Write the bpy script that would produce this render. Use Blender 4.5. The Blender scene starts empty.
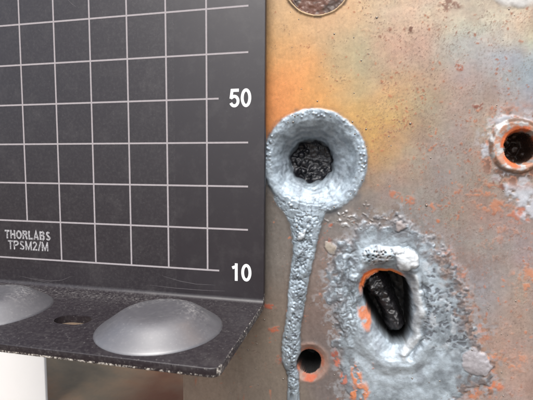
import bpy, bmesh, math, random
import numpy as np
from mathutils import Matrix, Vector, noise as mnoise

# ------------------------------------------------------------------ camera, world, sun, exposure
S = 0.001                                   # everything below is written in millimetres
scene = bpy.context.scene
C = scene.collection
RV = np.array([7.87406819e-02, 2.16336180e-01, 1.45047950e-02])
CAM = np.array([33.9486429, -89.7113003, 34.3471703])
F = 405.376
t_ = np.linalg.norm(RV); k_ = RV / t_
K_ = np.array([[0, -k_[2], k_[1]], [k_[2], 0, -k_[0]], [-k_[1], k_[0], 0]])
M3 = (np.eye(3) + np.sin(t_) * K_ + (1 - np.cos(t_)) * K_ @ K_) @ np.array([[1, 0, 0], [0, 0, -1], [0, 1, 0]], float)

cam_d = bpy.data.cameras.new('camera')
cam = bpy.data.objects.new('camera', cam_d); C.objects.link(cam)
right, down, fwd = M3
rot = Matrix(((right[0], -down[0], -fwd[0]), (right[1], -down[1], -fwd[1]), (right[2], -down[2], -fwd[2])))
cam.matrix_world = Matrix.Translation(Vector(CAM * S)) @ rot.to_4x4()
cam_d.sensor_width = 36; cam_d.lens = F / 533 * 36
cam_d.clip_start = 0.002; cam_d.clip_end = 50
cam_d.dof.use_dof = True; cam_d.dof.focus_distance = 0.092; cam_d.dof.aperture_fstop = 42
scene.camera = cam

world = bpy.data.worlds.new('World'); scene.world = world; world.use_nodes = True
wn = world.node_tree; wn.nodes.clear()
SUN_EL, SUN_AZ = math.radians(60), math.radians(6)     # azimuth measured from the camera side towards the right
sky = wn.nodes.new('ShaderNodeTexSky'); sky.sky_type = 'NISHITA'; sky.sun_disc = False
sky.sun_elevation = SUN_EL; sky.sun_rotation = math.pi - SUN_AZ
sky.air_density = 1.0; sky.dust_density = 4.0; sky.ozone_density = 1.0
hsv = wn.nodes.new('ShaderNodeHueSaturation'); hsv.inputs['Saturation'].default_value = 0.45
bg = wn.nodes.new('ShaderNodeBackground'); bg.inputs['Strength'].default_value = 0.13
wo = wn.nodes.new('ShaderNodeOutputWorld')
wn.links.new(sky.outputs[0], hsv.inputs['Color']); wn.links.new(hsv.outputs[0], bg.inputs[0]); wn.links.new(bg.outputs[0], wo.inputs[0])

sd = bpy.data.lights.new('sun', 'SUN'); sun = bpy.data.objects.new('sun', sd); C.objects.link(sun)
sd.energy = 1.5; sd.angle = math.radians(46); sd.color = (1.0, 0.98, 0.95)
sdir = Vector((math.sin(SUN_AZ) * math.cos(SUN_EL), -math.cos(SUN_AZ) * math.cos(SUN_EL), math.sin(SUN_EL)))
sun.rotation_euler = sdir.to_track_quat('Z', 'Y').to_euler()
scene.view_settings.view_transform = 'Standard'; scene.view_settings.look = 'None'
scene.view_settings.gamma = 1; scene.view_settings.use_curve_mapping = False
scene.view_settings.exposure = 0.95

rng = np.random.default_rng(7); random.seed(7)

# ------------------------------------------------------------------ helpers
def at(u, v, Y):
    """point where the sight line of photograph pixel (u, v) meets the upright plane Y (mm)"""
    d = np.array([(u - 266.5) / F, (v - 200) / F, 1]) @ M3
    return CAM + (Y - CAM[1]) / d[1] * d

def lin(c):
    c = np.asarray(c, float) / 255
    return np.where(c <= 0.04045, c / 12.92, ((c + 0.055) / 1.055) ** 2.4)

def tag(o, label=None, cat=None, group=None, kind=None):
    for k, x in (('label', label), ('category', cat), ('group', group), ('kind', kind)):
        if x: o[k] = x
    return o

def empty(name, loc):
    o = bpy.data.objects.new(name, None); C.objects.link(o); o.location = Vector(loc) * S
    o.empty_display_size = 0.01
    return o

def link(name, me, mat, parent=None):
    o = bpy.data.objects.new(name, me); C.objects.link(o)
    if mat and not me.materials: me.materials.append(mat)
    if parent:
        o.parent = parent; o.location = -parent.location
    return o

def mesh_from(name, verts, faces, smooth=True):
    me = bpy.data.meshes.new(name)
    me.from_pydata([tuple(np.asarray(v) * S) for v in verts], [], faces); me.update()
    if smooth: me.polygons.foreach_set('use_smooth', [True] * len(me.polygons))
    return me

def sstep(a, b, x):
    t = np.clip((x - a) / (b - a), 0, 1); return t * t * (3 - 2 * t)

_lat = rng.random((512, 512))
def vnoise(x, y, s, off=0.0):
    x = x / s + 37.3 + off; y = y / s + 91.7 + off * 1.7
    xi = np.floor(x).astype(int); yi = np.floor(y).astype(int)
    fx = x - xi; fy = y - yi; fx = fx * fx * (3 - 2 * fx); fy = fy * fy * (3 - 2 * fy)
    a = _lat[xi % 512, yi % 512]; b = _lat[(xi + 1) % 512, yi % 512]
    c = _lat[xi % 512, (yi + 1) % 512]; d = _lat[(xi + 1) % 512, (yi + 1) % 512]
    return (a * (1 - fx) + b * fx) * (1 - fy) + (c * (1 - fx) + d * fx) * fy
def fbm(x, y, s, n=4, off=0.0):
    r = 0; a = 0.5; tot = 0
    for i in range(n):
        r = r + a * vnoise(x, y, s / 2 ** i, off + i * 13.1); tot += a; a *= 0.55
    return r / tot

def worley(x, y, s, off=0):
    """distance to the nearest jittered cell point, in cells"""
    x = x / s + 200.5 + off; y = y / s + 200.5 + off
    xi = np.floor(x).astype(int); yi = np.floor(y).astype(int)
    best = np.full(x.shape, 9.0)
    for dx in (-1, 0, 1):
        for dy in (-1, 0, 1):
            cx = xi + dx; cy = yi + dy
            px = cx + _lat[cx % 512, cy % 512]; py = cy + _lat[(cx + 77) % 512, (cy + 31) % 512]
            best = np.minimum(best, np.hypot(px - x, py - y))
    return best

def poly_sd(U, V, poly):
    """signed distance to a closed outline, negative inside"""
    p = np.asarray(poly, float); q = np.roll(p, -1, 0)
    d = np.full(U.shape, 1e9); inside = np.zeros(U.shape, bool)
    for (ax, ay), (bx, by) in zip(p, q):
        ex, ey = bx - ax, by - ay
        t = np.clip(((U - ax) * ex + (V - ay) * ey) / (ex * ex + ey * ey), 0, 1)
        d = np.minimum(d, np.hypot(U - ax - t * ex, V - ay - t * ey))
        c = (ay > V) != (by > V)
        if by != ay: inside ^= c & (U < (bx - ax) * (V - ay) / (by - ay) + ax)
    return np.where(inside, -d, d)

# ------------------------------------------------------------------ node helpers
def mat_new(name):
    m = bpy.data.materials.new(name); m.use_nodes = True; nt = m.node_tree
    return m, nt, nt.nodes['Principled BSDF']
def N(nt, typ, **kw):
    n = nt.nodes.new(typ)
    for k, v in kw.items():
        if k.startswith('i_'): n.inputs[k[2:].replace('_', ' ')].default_value = v
        else: setattr(n, k, v)
    return n
def mm_coords(nt):
    tc = N(nt, 'ShaderNodeTexCoord'); mp = N(nt, 'ShaderNodeMapping'); mp.inputs['Scale'].default_value = (1000,) * 3
    nt.links.new(tc.outputs['Object'], mp.inputs[0]); return mp.outputs[0]
def noise(nt, co, scale, detail=4, rough=0.6, dist=0.0):
    n = N(nt, 'ShaderNodeTexNoise'); n.inputs['Scale'].default_value = scale; n.inputs['Detail'].default_value = detail
    n.inputs['Roughness'].default_value = rough; n.inputs['Distortion'].default_value = dist
    nt.links.new(co, n.inputs['Vector']); return n.outputs['Fac']
def ramp(nt, fac, stops):
    r = N(nt, 'ShaderNodeValToRGB'); e = r.color_ramp.elements
    while len(e) < len(stops): e.new(0.5)
    for x, (p, c) in zip(e, stops):
        x.position = p; x.color = (*c, 1) if len(c) == 3 else c
    nt.links.new(fac, r.inputs[0]); return r.outputs[0]
def math_(nt, op, a, b=None, clamp=False):
    n = N(nt, 'ShaderNodeMath', operation=op, use_clamp=clamp)
    for i, x in enumerate((a, b)):
        if x is None: continue
        if isinstance(x, (int, float)): n.inputs[i].default_value = x
        else: nt.links.new(x, n.inputs[i])
    return n.outputs[0]
def mix(nt, fac, a, b, mode='MIX'):
    n = N(nt, 'ShaderNodeMix', data_type='RGBA', blend_type=mode)
    for i, x in ((0, fac), (6, a), (7, b)):
        if isinstance(x, (int, float)): n.inputs[i].default_value = x
        elif isinstance(x, tuple): n.inputs[i].default_value = (*x, 1) if len(x) == 3 else x
        else: nt.links.new(x, n.inputs[i])
    return n.outputs[2]
def bump(nt, h, strength, dist_mm, bsdf):
    b = N(nt, 'ShaderNodeBump'); b.inputs['Strength'].default_value = strength; b.inputs['Distance'].default_value = dist_mm * S
    nt.links.new(h, b.inputs['Height']); nt.links.new(b.outputs[0], bsdf.inputs['Normal']); return b

# steel / melt / char: base colour, metal and roughness come from attributes worked out with the relief
def metal_material(name, spec=0.5, coat=0.0, bs=0.35):
    m, nt, b = mat_new(name); co = mm_coords(nt)
    col = N(nt, 'ShaderNodeAttribute', attribute_name='tint').outputs['Color']
    met = N(nt, 'ShaderNodeAttribute', attribute_name='metal').outputs['Fac']
    rgh = N(nt, 'ShaderNodeAttribute', attribute_name='rough').outputs['Fac']
    n1 = noise(nt, co, 1.6, 6, 0.7); n2 = noise(nt, co, 6.0, 4, 0.7)
    v = math_(nt, 'ADD', math_(nt, 'MULTIPLY', n1, 0.5), math_(nt, 'MULTIPLY', n2, 0.35))
    g = math_(nt, 'ADD', v, 0.575)
    cc = N(nt, 'ShaderNodeVectorMath', operation='SCALE'); nt.links.new(col, cc.inputs[0]); nt.links.new(g, cc.inputs['Scale'])
    nt.links.new(cc.outputs[0], b.inputs['Base Color'])
    nt.links.new(met, b.inputs['Metallic'])
    r2 = math_(nt, 'ADD', rgh, math_(nt, 'MULTIPLY', math_(nt, 'SUBTRACT', n1, 0.5), 0.35), True)
    nt.links.new(r2, b.inputs['Roughness'])
    b.inputs['Specular IOR Level'].default_value = spec
    b.inputs['Coat Weight'].default_value = coat; b.inputs['Coat Roughness'].default_value = 0.2
    bump(nt, math_(nt, 'ADD', n1, math_(nt, 'MULTIPLY', n2, 0.6)), bs, 0.25, b)
    return m
M_STEEL = metal_material('weathered_steel', 0.5, 0, 0.11)
M_MELT = metal_material('melted_steel', 0.6, 0, 0.32)
M_CHAR = metal_material('charred_metal', 0.5, 0.4, 0.5)

# black powder coat with dust and worn edges
def black_material(name='black_powder_coat', boss=False):
    m, nt, b = mat_new(name); co = mm_coords(nt)
    sep = N(nt, 'ShaderNodeSeparateXYZ'); nt.links.new(co, sep.inputs[0]); X, Y, Z = sep.outputs
    big = noise(nt, co, 0.06, 3); fine = noise(nt, co, 3.5, 3, 0.6)
    base = mix(nt, big, (0.0085, 0.0052, 0.0080), (0.012, 0.0078, 0.0112))
    if boss: base = mix(nt, big, (0.032, 0.030, 0.037), (0.048, 0.046, 0.055))
    # settled dust on the foot and faint smudges on the panel
    foot = math_(nt, 'LESS_THAN', Y, -0.5)
    dn = ramp(nt, noise(nt, co, 1.3, 8, 0.82), [(0.47, (0, 0, 0)), (0.75, (1, 1, 1))])
    speck = ramp(nt, noise(nt, co, 2.6, 2, 0.5), [(0.675, (0, 0, 0)), (0.72, (1, 1, 1))])
    # dusty rims of the two dishes
    rims = None
    for cx, cy in DISH:
        r = math_(nt, 'SQRT', math_(nt, 'ADD', math_(nt, 'POWER', math_(nt, 'SUBTRACT', X, cx), 2.0), math_(nt, 'POWER', math_(nt, 'SUBTRACT', Y, cy), 2.0)))
        d = math_(nt, 'ABSOLUTE', math_(nt, 'SUBTRACT', r, 6.6))
        k = math_(nt, 'SUBTRACT', 1.0, math_(nt, 'DIVIDE', d, 3.6), True)
        k = math_(nt, 'MULTIPLY', k, math_(nt, 'ADD', 0.0, math_(nt, 'MULTIPLY', math_(nt, 'ADD', math_(nt, 'MULTIPLY', math_(nt, 'SUBTRACT', Y, cy - 3), 0.2), 0.0, True), 0.9)))
        rims = k if rims is None else math_(nt, 'MAXIMUM', rims, k)
    dust = math_(nt, 'MULTIPLY', math_(nt, 'ADD', math_(nt, 'MULTIPLY', foot, 0.10), math_(nt, 'MULTIPLY', rims, 0.95)), dn)
    near = math_(nt, 'MULTIPLY', math_(nt, 'SUBTRACT', 1.0, math_(nt, 'DIVIDE', math_(nt, 'ABSOLUTE', math_(nt, 'ADD', Y, 4.0)), 5.0), True), math_(nt, 'LESS_THAN', X, -8))
    dust = math_(nt, 'ADD', dust, math_(nt, 'MULTIPLY', math_(nt, 'MULTIPLY', near, dn), 0.35), True)
    dust = math_(nt, 'ADD', dust, math_(nt, 'MULTIPLY', speck, math_(nt, 'ADD', math_(nt, 'MULTIPLY', foot, 0.10), 0.04)), True)
    smudge = ramp(nt, noise(nt, co, 0.18, 6, 0.75), [(0.5, (0, 0, 0)), (0.8, (1, 1, 1))])
    dust = math_(nt, 'ADD', dust, math_(nt, 'MULTIPLY', smudge, 0.05), True)
    c1 = mix(nt, dust, base, (0.42, 0.40, 0.38))
    # bare bright metal where the coat has chipped: lower front edge, bend corner, right edge
    en = noise(nt, co, 2.0, 6, 0.85)
    e1 = math_(nt, 'MULTIPLY', math_(nt, 'LESS_THAN', Y, YF + 0.35), math_(nt, 'LESS_THAN', Z, ZB + 0.42))
    e1 = math_(nt, 'MULTIPLY', e1, math_(nt, 'GREATER_THAN', math_(nt, 'SUBTRACT', en, math_(nt, 'MULTIPLY', math_(nt, 'GREATER_THAN', X, 2.0), 0.05)), 0.52))
    e2 = math_(nt, 'MULTIPLY', math_(nt, 'LESS_THAN', Y, YF + 0.3), math_(nt, 'GREATER_THAN', Z, ZT - 0.22))
    e2 = math_(nt, 'MULTIPLY', e2, math_(nt, 'GREATER_THAN', en, 0.64))
    e3 = math_(nt, 'MULTIPLY', math_(nt, 'GREATER_THAN', math_(nt, 'SUBTRACT', X, math_(nt, 'MULTIPLY', Y, 0.3)), XR + 8.9), math_(nt, 'LESS_THAN', Y, YF + 1.8))
    e3 = math_(nt, 'MULTIPLY', e3, math_(nt, 'GREATER_THAN', en, 0.53))
    e4 = math_(nt, 'MULTIPLY', math_(nt, 'GREATER_THAN', X, XR - 0.16), math_(nt, 'GREATER_THAN', en, 0.58))
    e4 = math_(nt, 'MULTIPLY', e4, math_(nt, 'LESS_THAN', Z, 5.0))
    w = math_(nt, 'MAXIMUM', math_(nt, 'MAXIMUM', e1, e2), math_(nt, 'MAXIMUM', e3, e4))
    c2 = mix(nt, w, c1, (0.62, 0.58, 0.52))
    nt.links.new(c2, b.inputs['Base Color'])
    r = math_(nt, 'ADD', math_(nt, 'MULTIPLY', noise(nt, co, 0.5, 5, 0.7), 0.16), 0.36)
    r = math_(nt, 'ADD', r, math_(nt, 'MULTIPLY', dust, 0.4), True)
    nt.links.new(r, b.inputs['Roughness'])
    b.inputs['Specular IOR Level'].default_value = 1.0 if boss else 0.58
    if boss: b.inputs['IOR'].default_value = 1.68; b.inputs['Coat Weight'].default_value = 1.0; b.inputs['Coat Roughness'].default_value = 0.3
    if boss: nt.links.new(math_(nt, 'ADD', r, 0.12, True), b.inputs['Roughness'])
    bump(nt, fine, 0.05, 0.12, b)
    return m

def simple(name, col, rough=0.6, var=0.15, scale=2.0, bs=0.1, metal=0.0):
    m, nt, b = mat_new(name); co = mm_coords(nt); n = noise(nt, co, scale, 5, 0.7)
    c = tuple(col)
    nt.links.new(mix(nt, n, tuple(x * (1 - var) for x in c), tuple(min(1, x * (1 + var)) for x in c)), b.inputs['Base Color'])
    b.inputs['Roughness'].default_value = rough; b.inputs['Metallic'].default_value = metal
    bump(nt, n, bs, 0.2, b)
    return m

# ------------------------------------------------------------------ large structure: ground
GZ = -62.0
m, nt, b = mat_new('brown_ground'); co = mm_coords(nt)
sep = N(nt, 'ShaderNodeSeparateXYZ'); nt.links.new(co, sep.inputs[0])
n = noise(nt, co, 0.022, 6, 0.6, 0.6)
c = ramp(nt, n, [(0.30, (0.045, 0.036, 0.024)), (0.45, (0.085, 0.066, 0.043)), (0.58, (0.13, 0.085, 0.05)), (0.72, (0.15, 0.07, 0.03))])
rx = math_(nt, 'DIVIDE', math_(nt, 'SUBTRACT', sep.outputs[0], -38.0), 30.0)
st = math_(nt, 'SUBTRACT', 1.0, math_(nt, 'POWER', math_(nt, 'ABSOLUTE', rx), 2.0), True)
st = math_(nt, 'MULTIPLY', st, ramp(nt, noise(nt, co, 0.03, 3), [(0.35, (0.1, 0.1, 0.1)), (0.6, (1, 1, 1))]))
c = mix(nt, st, c, (0.075, 0.022, 0.006))
nt.links.new(c, b.inputs['Base Color']); b.inputs['Roughness'].default_value = 0.85
bump(nt, noise(nt, co, 0.3, 5), 0.4, 1.0, b)
tag(link('ground', mesh_from('ground', [(-6000, -6000, GZ), (6000, -6000, GZ), (6000, 6000, GZ), (-6000, 6000, GZ)], [(0, 1, 2, 3)], False), m), kind='structure')

# ------------------------------------------------------------------ rusty steel plate: relief worked out over one grid
PY = 3.6                                    # front face of the plate; relief rises towards the camera (-Y)
TH = 15.0
xs = np.concatenate([np.arange(-8.2, 13, 0.35), np.arange(13, 75, 0.155), np.arange(75, 130, 1.5)])
zs = np.concatenate([np.arange(GZ, -20, 1.5), np.arange(-20, 84, 0.17), np.arange(84, 110, 1.5)])
XX, ZZ = np.meshgrid(xs, zs)
P = np.stack([XX, np.full_like(XX, PY), ZZ], -1) - CAM
q = P @ M3.T
U = 266.5 + F * q[..., 0] / q[..., 2]; V = 200 + F * q[..., 1] / q[..., 2]
wu = (fbm(XX, ZZ, 3.0, 3, 5) - 0.5); wv = (fbm(XX, ZZ, 3.0, 3, 9) - 0.5)
wu2 = (fbm(XX, ZZ, 0.9, 2, 15) - 0.5); wv2 = (fbm(XX, ZZ, 0.9, 2, 19) - 0.5)
Uw = U + 6 * wu + 2.2 * wu2; Vw = V + 6 * wv + 2.2 * wv2

H = 0.10 * (fbm(XX, ZZ, 14, 3) - 0.5) + 0.03 * (fbm(XX, ZZ, 1.2, 4, 3) - 0.5)

# ---- colours of the flat steel: heat tints traced from the photograph, as (u, v, colour)
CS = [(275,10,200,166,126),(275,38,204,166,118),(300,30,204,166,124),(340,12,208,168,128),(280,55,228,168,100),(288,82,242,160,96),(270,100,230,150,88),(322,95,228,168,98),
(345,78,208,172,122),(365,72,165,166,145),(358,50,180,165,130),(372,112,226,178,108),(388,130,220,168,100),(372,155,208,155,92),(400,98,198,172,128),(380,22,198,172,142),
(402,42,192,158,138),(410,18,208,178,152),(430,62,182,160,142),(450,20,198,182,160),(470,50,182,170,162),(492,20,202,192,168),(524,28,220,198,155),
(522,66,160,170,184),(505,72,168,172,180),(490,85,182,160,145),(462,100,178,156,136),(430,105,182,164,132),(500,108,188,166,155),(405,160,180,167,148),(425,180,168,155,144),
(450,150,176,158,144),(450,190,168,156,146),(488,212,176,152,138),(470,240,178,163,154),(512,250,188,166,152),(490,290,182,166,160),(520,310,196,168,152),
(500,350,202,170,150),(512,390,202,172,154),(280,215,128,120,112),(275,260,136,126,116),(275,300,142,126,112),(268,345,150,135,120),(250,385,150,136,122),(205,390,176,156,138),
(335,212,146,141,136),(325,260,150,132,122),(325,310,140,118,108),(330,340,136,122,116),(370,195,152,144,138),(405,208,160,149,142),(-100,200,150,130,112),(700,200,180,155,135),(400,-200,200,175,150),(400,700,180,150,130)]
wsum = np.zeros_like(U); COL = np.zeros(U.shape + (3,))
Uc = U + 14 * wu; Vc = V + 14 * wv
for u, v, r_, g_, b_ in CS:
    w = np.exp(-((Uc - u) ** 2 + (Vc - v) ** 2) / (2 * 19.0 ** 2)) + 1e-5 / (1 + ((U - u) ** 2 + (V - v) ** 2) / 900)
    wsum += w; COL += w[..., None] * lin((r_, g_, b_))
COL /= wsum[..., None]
ALB = 0.72
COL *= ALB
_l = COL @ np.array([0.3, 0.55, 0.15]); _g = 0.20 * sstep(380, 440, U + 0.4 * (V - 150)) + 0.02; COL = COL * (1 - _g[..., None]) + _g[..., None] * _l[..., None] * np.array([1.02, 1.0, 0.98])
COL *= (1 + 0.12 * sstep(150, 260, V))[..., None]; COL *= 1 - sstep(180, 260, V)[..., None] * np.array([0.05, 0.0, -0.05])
MET = np.full(U.shape, 0.45); RGH = np.full(U.shape, 0.46)

def paint(mask, rgb, k=1.0, met=None, rgh=None, alb=ALB):
    m_ = np.clip(mask * k, 0, 1)
    COL[:] = COL * (1 - m_[..., None]) + lin(rgb) * alb * m_[..., None]
    if met is not None: MET[:] = MET * (1 - m_) + met * m_
    if rgh is not None: RGH[:] = RGH * (1 - m_) + rgh * m_
def blob(u, v, a, b=None, th=0.0, w=1.0):
    """soft irregular spot"""
    b = a if b is None else b; c_, s_ = math.cos(th), math.sin(th)
    du, dv = Uw - u, Vw - v
    return sstep(1.25, 0.6, np.hypot((du * c_ + dv * s_) / a, (-du * s_ + dv * c_) / b))

for c3, of3 in (((1.0, 0.0, -0.9), 301), ((-0.6, 0.7, 0.2), 307)):
    q3 = (fbm(XX, ZZ, 7.0, 5, of3) - 0.5) * sstep(330, 400, U); COL *= (1 + 0.24 * q3[..., None] * np.array(c3))
# mottling, broad rust bloom towards the right and below
mott = fbm(XX, ZZ, 2.2, 5, 31)
COL *= (0.80 + 0.22 * mott + 0.18 * fbm(XX, ZZ, 0.55, 3, 33))[..., None]
bloom_zone = np.clip(np.exp(-((U - 505) / 60) ** 2 - ((V - 210) / 70) ** 2) + 0.9 * np.exp(-((U - 520) / 60) ** 2 - ((V - 350) / 90) ** 2)
                     + 0.5 * np.exp(-((U - 320) / 25) ** 2 - ((V - 300) / 70) ** 2) + 0.35 * np.exp(-((U - 400) / 80) ** 2 - ((V - 40) / 60) ** 2) + 0.6 * np.exp(-((U - 470) / 40) ** 2 - ((V - 390) / 20) ** 2)
                     + 0.5 * np.exp(-((U - 440) / 50) ** 2 - ((V - 170) / 40) ** 2) + 0.12, 0, 1)
r1 = fbm(XX, ZZ, 4.5, 6, 41)
rust = sstep(0.66 - 0.13 * bloom_zone, 0.84 - 0.12 * bloom_zone, 0.62 * r1 + 0.38 * fbm(XX, ZZ, 1.1, 4, 43)) * bloom_zone
rust = rust * sstep(0.42, 0.56, fbm(XX, ZZ, 0.8, 4, 45)); paint(rust, (192, 132, 100), 0.7, 0.0, 0.8)
H += 0.05 * rust
# small rust pits and flecks
fl_zone = np.clip(np.exp(-((U - 470) / 38) ** 2 - ((V - 160) / 55) ** 2) + 0.8 * np.exp(-((U - 400) / 40) ** 2 - ((V - 90) / 60) ** 2) + 0.7 * np.exp(-((U - 505) / 40) ** 2 - ((V - 300) / 120) ** 2) + 0.55 * np.exp(-((U - 440) / 70) ** 2 - ((V - 220) / 40) ** 2) + 0.25 * sstep(330, 380, U), 0, 1)
for s_, off, thr, cl in ((1.15, 3, 0.26, (172, 104, 72)), (0.75, 11, 0.26, (150, 104, 84)), (1.9, 23, 0.20, (196, 122, 86)), (0.55, 37, 0.25, (120, 92, 80))):
    wd = worley(XX + 0.9 * wu2 + 0.4 * wu, ZZ + 0.9 * wv2, s_, off)
    on = sstep(0.60, 0.68, fbm(XX, ZZ, 4.0, 4, off + 60) + 0.20 * fl_zone - 0.04) * sstep(0.42, 0.55, vnoise(XX, ZZ, s_ * 0.8, off))
    f = sstep(thr * 0.95, thr * 0.35, wd + 0.25 * wu2) * on
    paint(f, cl, 0.75, 0.0, 0.8)
    H += 0.02 * f
for s_, off in ((0.45, 71), (0.7, 83)):
    f = sstep(0.30, 0.12, worley(XX + 0.5 * wu2, ZZ + 0.5 * wv2, s_, off)) * sstep(0.50, 0.62, fbm(XX, ZZ, 3.0, 4, off + 5) + 0.10 * fl_zone) * sstep(340, 390, U)
    paint(f, (124, 100, 88), 0.38, 0.1, 0.7)
COL *= (1 - 0.07 * sstep(150, 230, V) * sstep(400, 450, U))[..., None]
# soft brownish drifts and faint vertical wipe marks over the bare metal
dr = sstep(0.52, 0.72, fbm(XX * 1.3, ZZ, 9.0, 5, 231)) * sstep(360, 420, U)
paint(dr, (150, 124, 112), 0.35)
wp_ = vnoise(XX * 3.2 + 0.35 * ZZ, ZZ * 0.12, 1.0, 5) + 0.6 * vnoise(XX * 7 + 0.7 * ZZ, ZZ * 0.2, 1.0, 8)
COL *= (0.95 + 0.07 * wp_)[..., None]; RGH += 0.08 * (wp_ - 0.8)
# named darker rust marks
for u, v, a, b, c in ((413,27,5,2.5,(110,80,70)),(450,5,9,5,(150,125,118)),(400,28,8,2,(150,105,90)),(478,105,4,4,(140,85,72)),(460,66,3,4,(170,100,70)),(497,182,7,3,(130,85,75)),
                      (505,188,6,3,(120,80,70)),(478,190,14,4,(202,150,124)),(492,205,14,5,(196,148,124)),(396,195,5,3,(196,138,112)),(408,200,5,3,(196,138,112)),(527,280,12,8,(208,156,128)),
                      (505,360,16,7,(208,158,132)),(480,392,12,5,(204,150,122)),(495,386,6,5,(214,136,100)),(430,206,6,3,(202,150,124)),(518,215,10,6,(200,140,120)),(450,255,5,3,(206,152,128)),
                      (275,330,6,2,(190,110,80)),(272,305,5,2,(180,100,76)),(285,360,5,4,(170,105,85)),(335,225,5,3,(190,110,80)),(322,240,6,3,(190,110,80)),(335,355,4,5,(170,90,70))):
    mk = blob(u, v, a * 1.5, b * 1.5) * sstep(0.47, 0.58, 0.5 * fbm(XX, ZZ, 1.8, 4, u % 17) + 0.5 * fbm(XX, ZZ, 0.7, 4, v % 13)); paint(mk, tuple(x * y for x, y in zip(c, (0.98, 0.88, 0.80))), 0.85, 0.0, 0.85); H += 0.04 * mk
# soot ring round the upper crater and dark band beside the lower one
rA = np.hypot(Uw - 315, Vw - 162)
paint(sstep(58.5, 51, rA) * (0.6 + 0.4 * sstep(.4, .6, fbm(XX, ZZ, 2.0, 3, 12))), (84, 88, 94), 0.75, 0.3, 0.6)
# white paint flakes in the top right corner and pale patch under the collar
for u, v, a, b in ((512, -6, 22, 12), (525, -10, 20, 16), (520, 2, 9, 6), (502, -2, 9, 6)):
    mk = blob(u, v, a, b); paint(mk, (238, 236, 232), 1, 0, 0.5); H += 0.12 * mk

# ---- lower crater: outer apron
OUT = [(338,246),(352,232),(368,224),(392,220),(415,226),(432,238),(446,256),(458,278),(468,302),(474,328),(480,350),(492,364),(488,382),(468,394),(455,404),(450,440),(352,440),(345,400),(345,385),(338,352),(332,322),(329,290),(331,264)]
HOLE = [(366,278),(375,273),(393,273.5),(406,280),(412,291),(413,313),(412,333),(406,346),(393,347),(381,335),(369,315),(363.5,302),(362.5,288)]
sO = poly_sd(Uw + 8 * wu2, Vw + 8 * wv2, OUT); sI = poly_sd(U + 1.5 * wu2, V + 1.5 * wv2, HOLE)
nB = fbm(XX, ZZ, 2.6, 4, 74) - 0.5; sO = sO + 26 * nB; mB = sstep(3.5, -3.5, sO)                     # melted area
paint(sstep(22, 0, sO) * sstep(0.35, 0.65, fbm(XX, ZZ, 2.5, 4, 71)), (128, 108, 98), 0.7, 0.1, 0.8)
paint(sstep(13, 0, sO) * sstep(0.42, 0.6, fbm(XX, ZZ, 2.0, 4, 72)) * sstep(430, 455, U), (206, 126, 88), 0.85, 0.0, 0.8)
H += 0.25 * sstep(24, 0, sO) * (fbm(XX, ZZ, 1.6, 4, 73) - 0.4)
pat = fbm(XX, ZZ, 5, 4, 81); fine = fbm(XX, ZZ, 1.1, 4, 82)
melt_c = lin((188, 202, 212))[None, None] * ((0.56 + 0.78 * fine) * (0.70 + 0.60 * fbm(XX, ZZ, 4.0, 3, 223)))[..., None]
melt_c = melt_c * (1 - 0.35 * sstep(0.5, 0.75, pat)[..., None])
COL = COL * (1 - mB[..., None]) + melt_c * ALB * mB[..., None]
MET = MET * (1 - mB) + 0.45 * mB; RGH = RGH * (1 - mB) + 0.52 * mB
pr = np.interp(sI, [-3, 0, 4, 9, 14, 19, 28, 45, 70], [-6.5, -1.7, -1.0, -0.1, 0.5, 0.6, 0.25, 0.3, 0.2])
hB = np.where(sI < 0, np.interp(sI, [-30, -3, 0], [-9, -8, -1.7]), pr)
rid = 1 - np.abs(2 * fbm(XX + 1.5 * wu, ZZ, 2.4, 4, 92) - 1)
hB -= mB * 0.10 * sstep(18, 40, sI) * sstep(430, 405, U) * (1 - 0.85 * sstep(325, 345, V)) * sstep(0.90, 0.985, rid) * sstep(0.40, 0.60, fbm(XX, ZZ, 6, 3, 93)) * sstep(4, 10, sI)
melt_dark = sstep(18, 40, sI) * sstep(430, 405, U) * (1 - 0.85 * sstep(325, 345, V)) * sstep(0.88, 0.98, rid) * sstep(0.40, 0.60, fbm(XX, ZZ, 6, 3, 93)) * sstep(3, 8, sI)
paint(mB * melt_dark, (110, 113, 118), 0.35)
hB = hB + mB * 0.27 * (fbm(XX, ZZ, 3.2, 4, 91) - 0.5) + 0.12 * (fine - 0.5)
# flow ripples below the hole, folded ridge to its right
rip = np.sin((sI + 5 * wu + 3 * wv) / 2.6) * sstep(6, 14, sI) * sstep(318, 345, V) * sstep(52, 36, sI)
hB += 0.08 * rip
ridge = lambda pts, w, h: h * np.exp(-(np.min([np.hypot(Uw - (a + (c - a) * t), Vw - (b_ + (d - b_) * t)) for (a, b_), (c, d) in zip(pts[:-1], pts[1:]) for t in np.linspace(0, 1, 14)], axis=0) / w) ** 2)
hB += ridge([(411, 268), (417, 285), (418, 310), (415, 335), (405, 354)], 4.2, 0.95)
hB -= ridge([(425, 285), (426.5, 310), (423, 340), (409, 358)], 2.0, 0.6)
hB += ridge([(362, 268), (356, 285), (356, 300)], 4, 0.8)
hB += ridge([(345, 258), (338, 285), (341, 320), (350, 345)], 3.5, 0.5)
hB -= ridge([(350, 262), (346, 285), (349, 312)], 2.4, 0.45)
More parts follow.
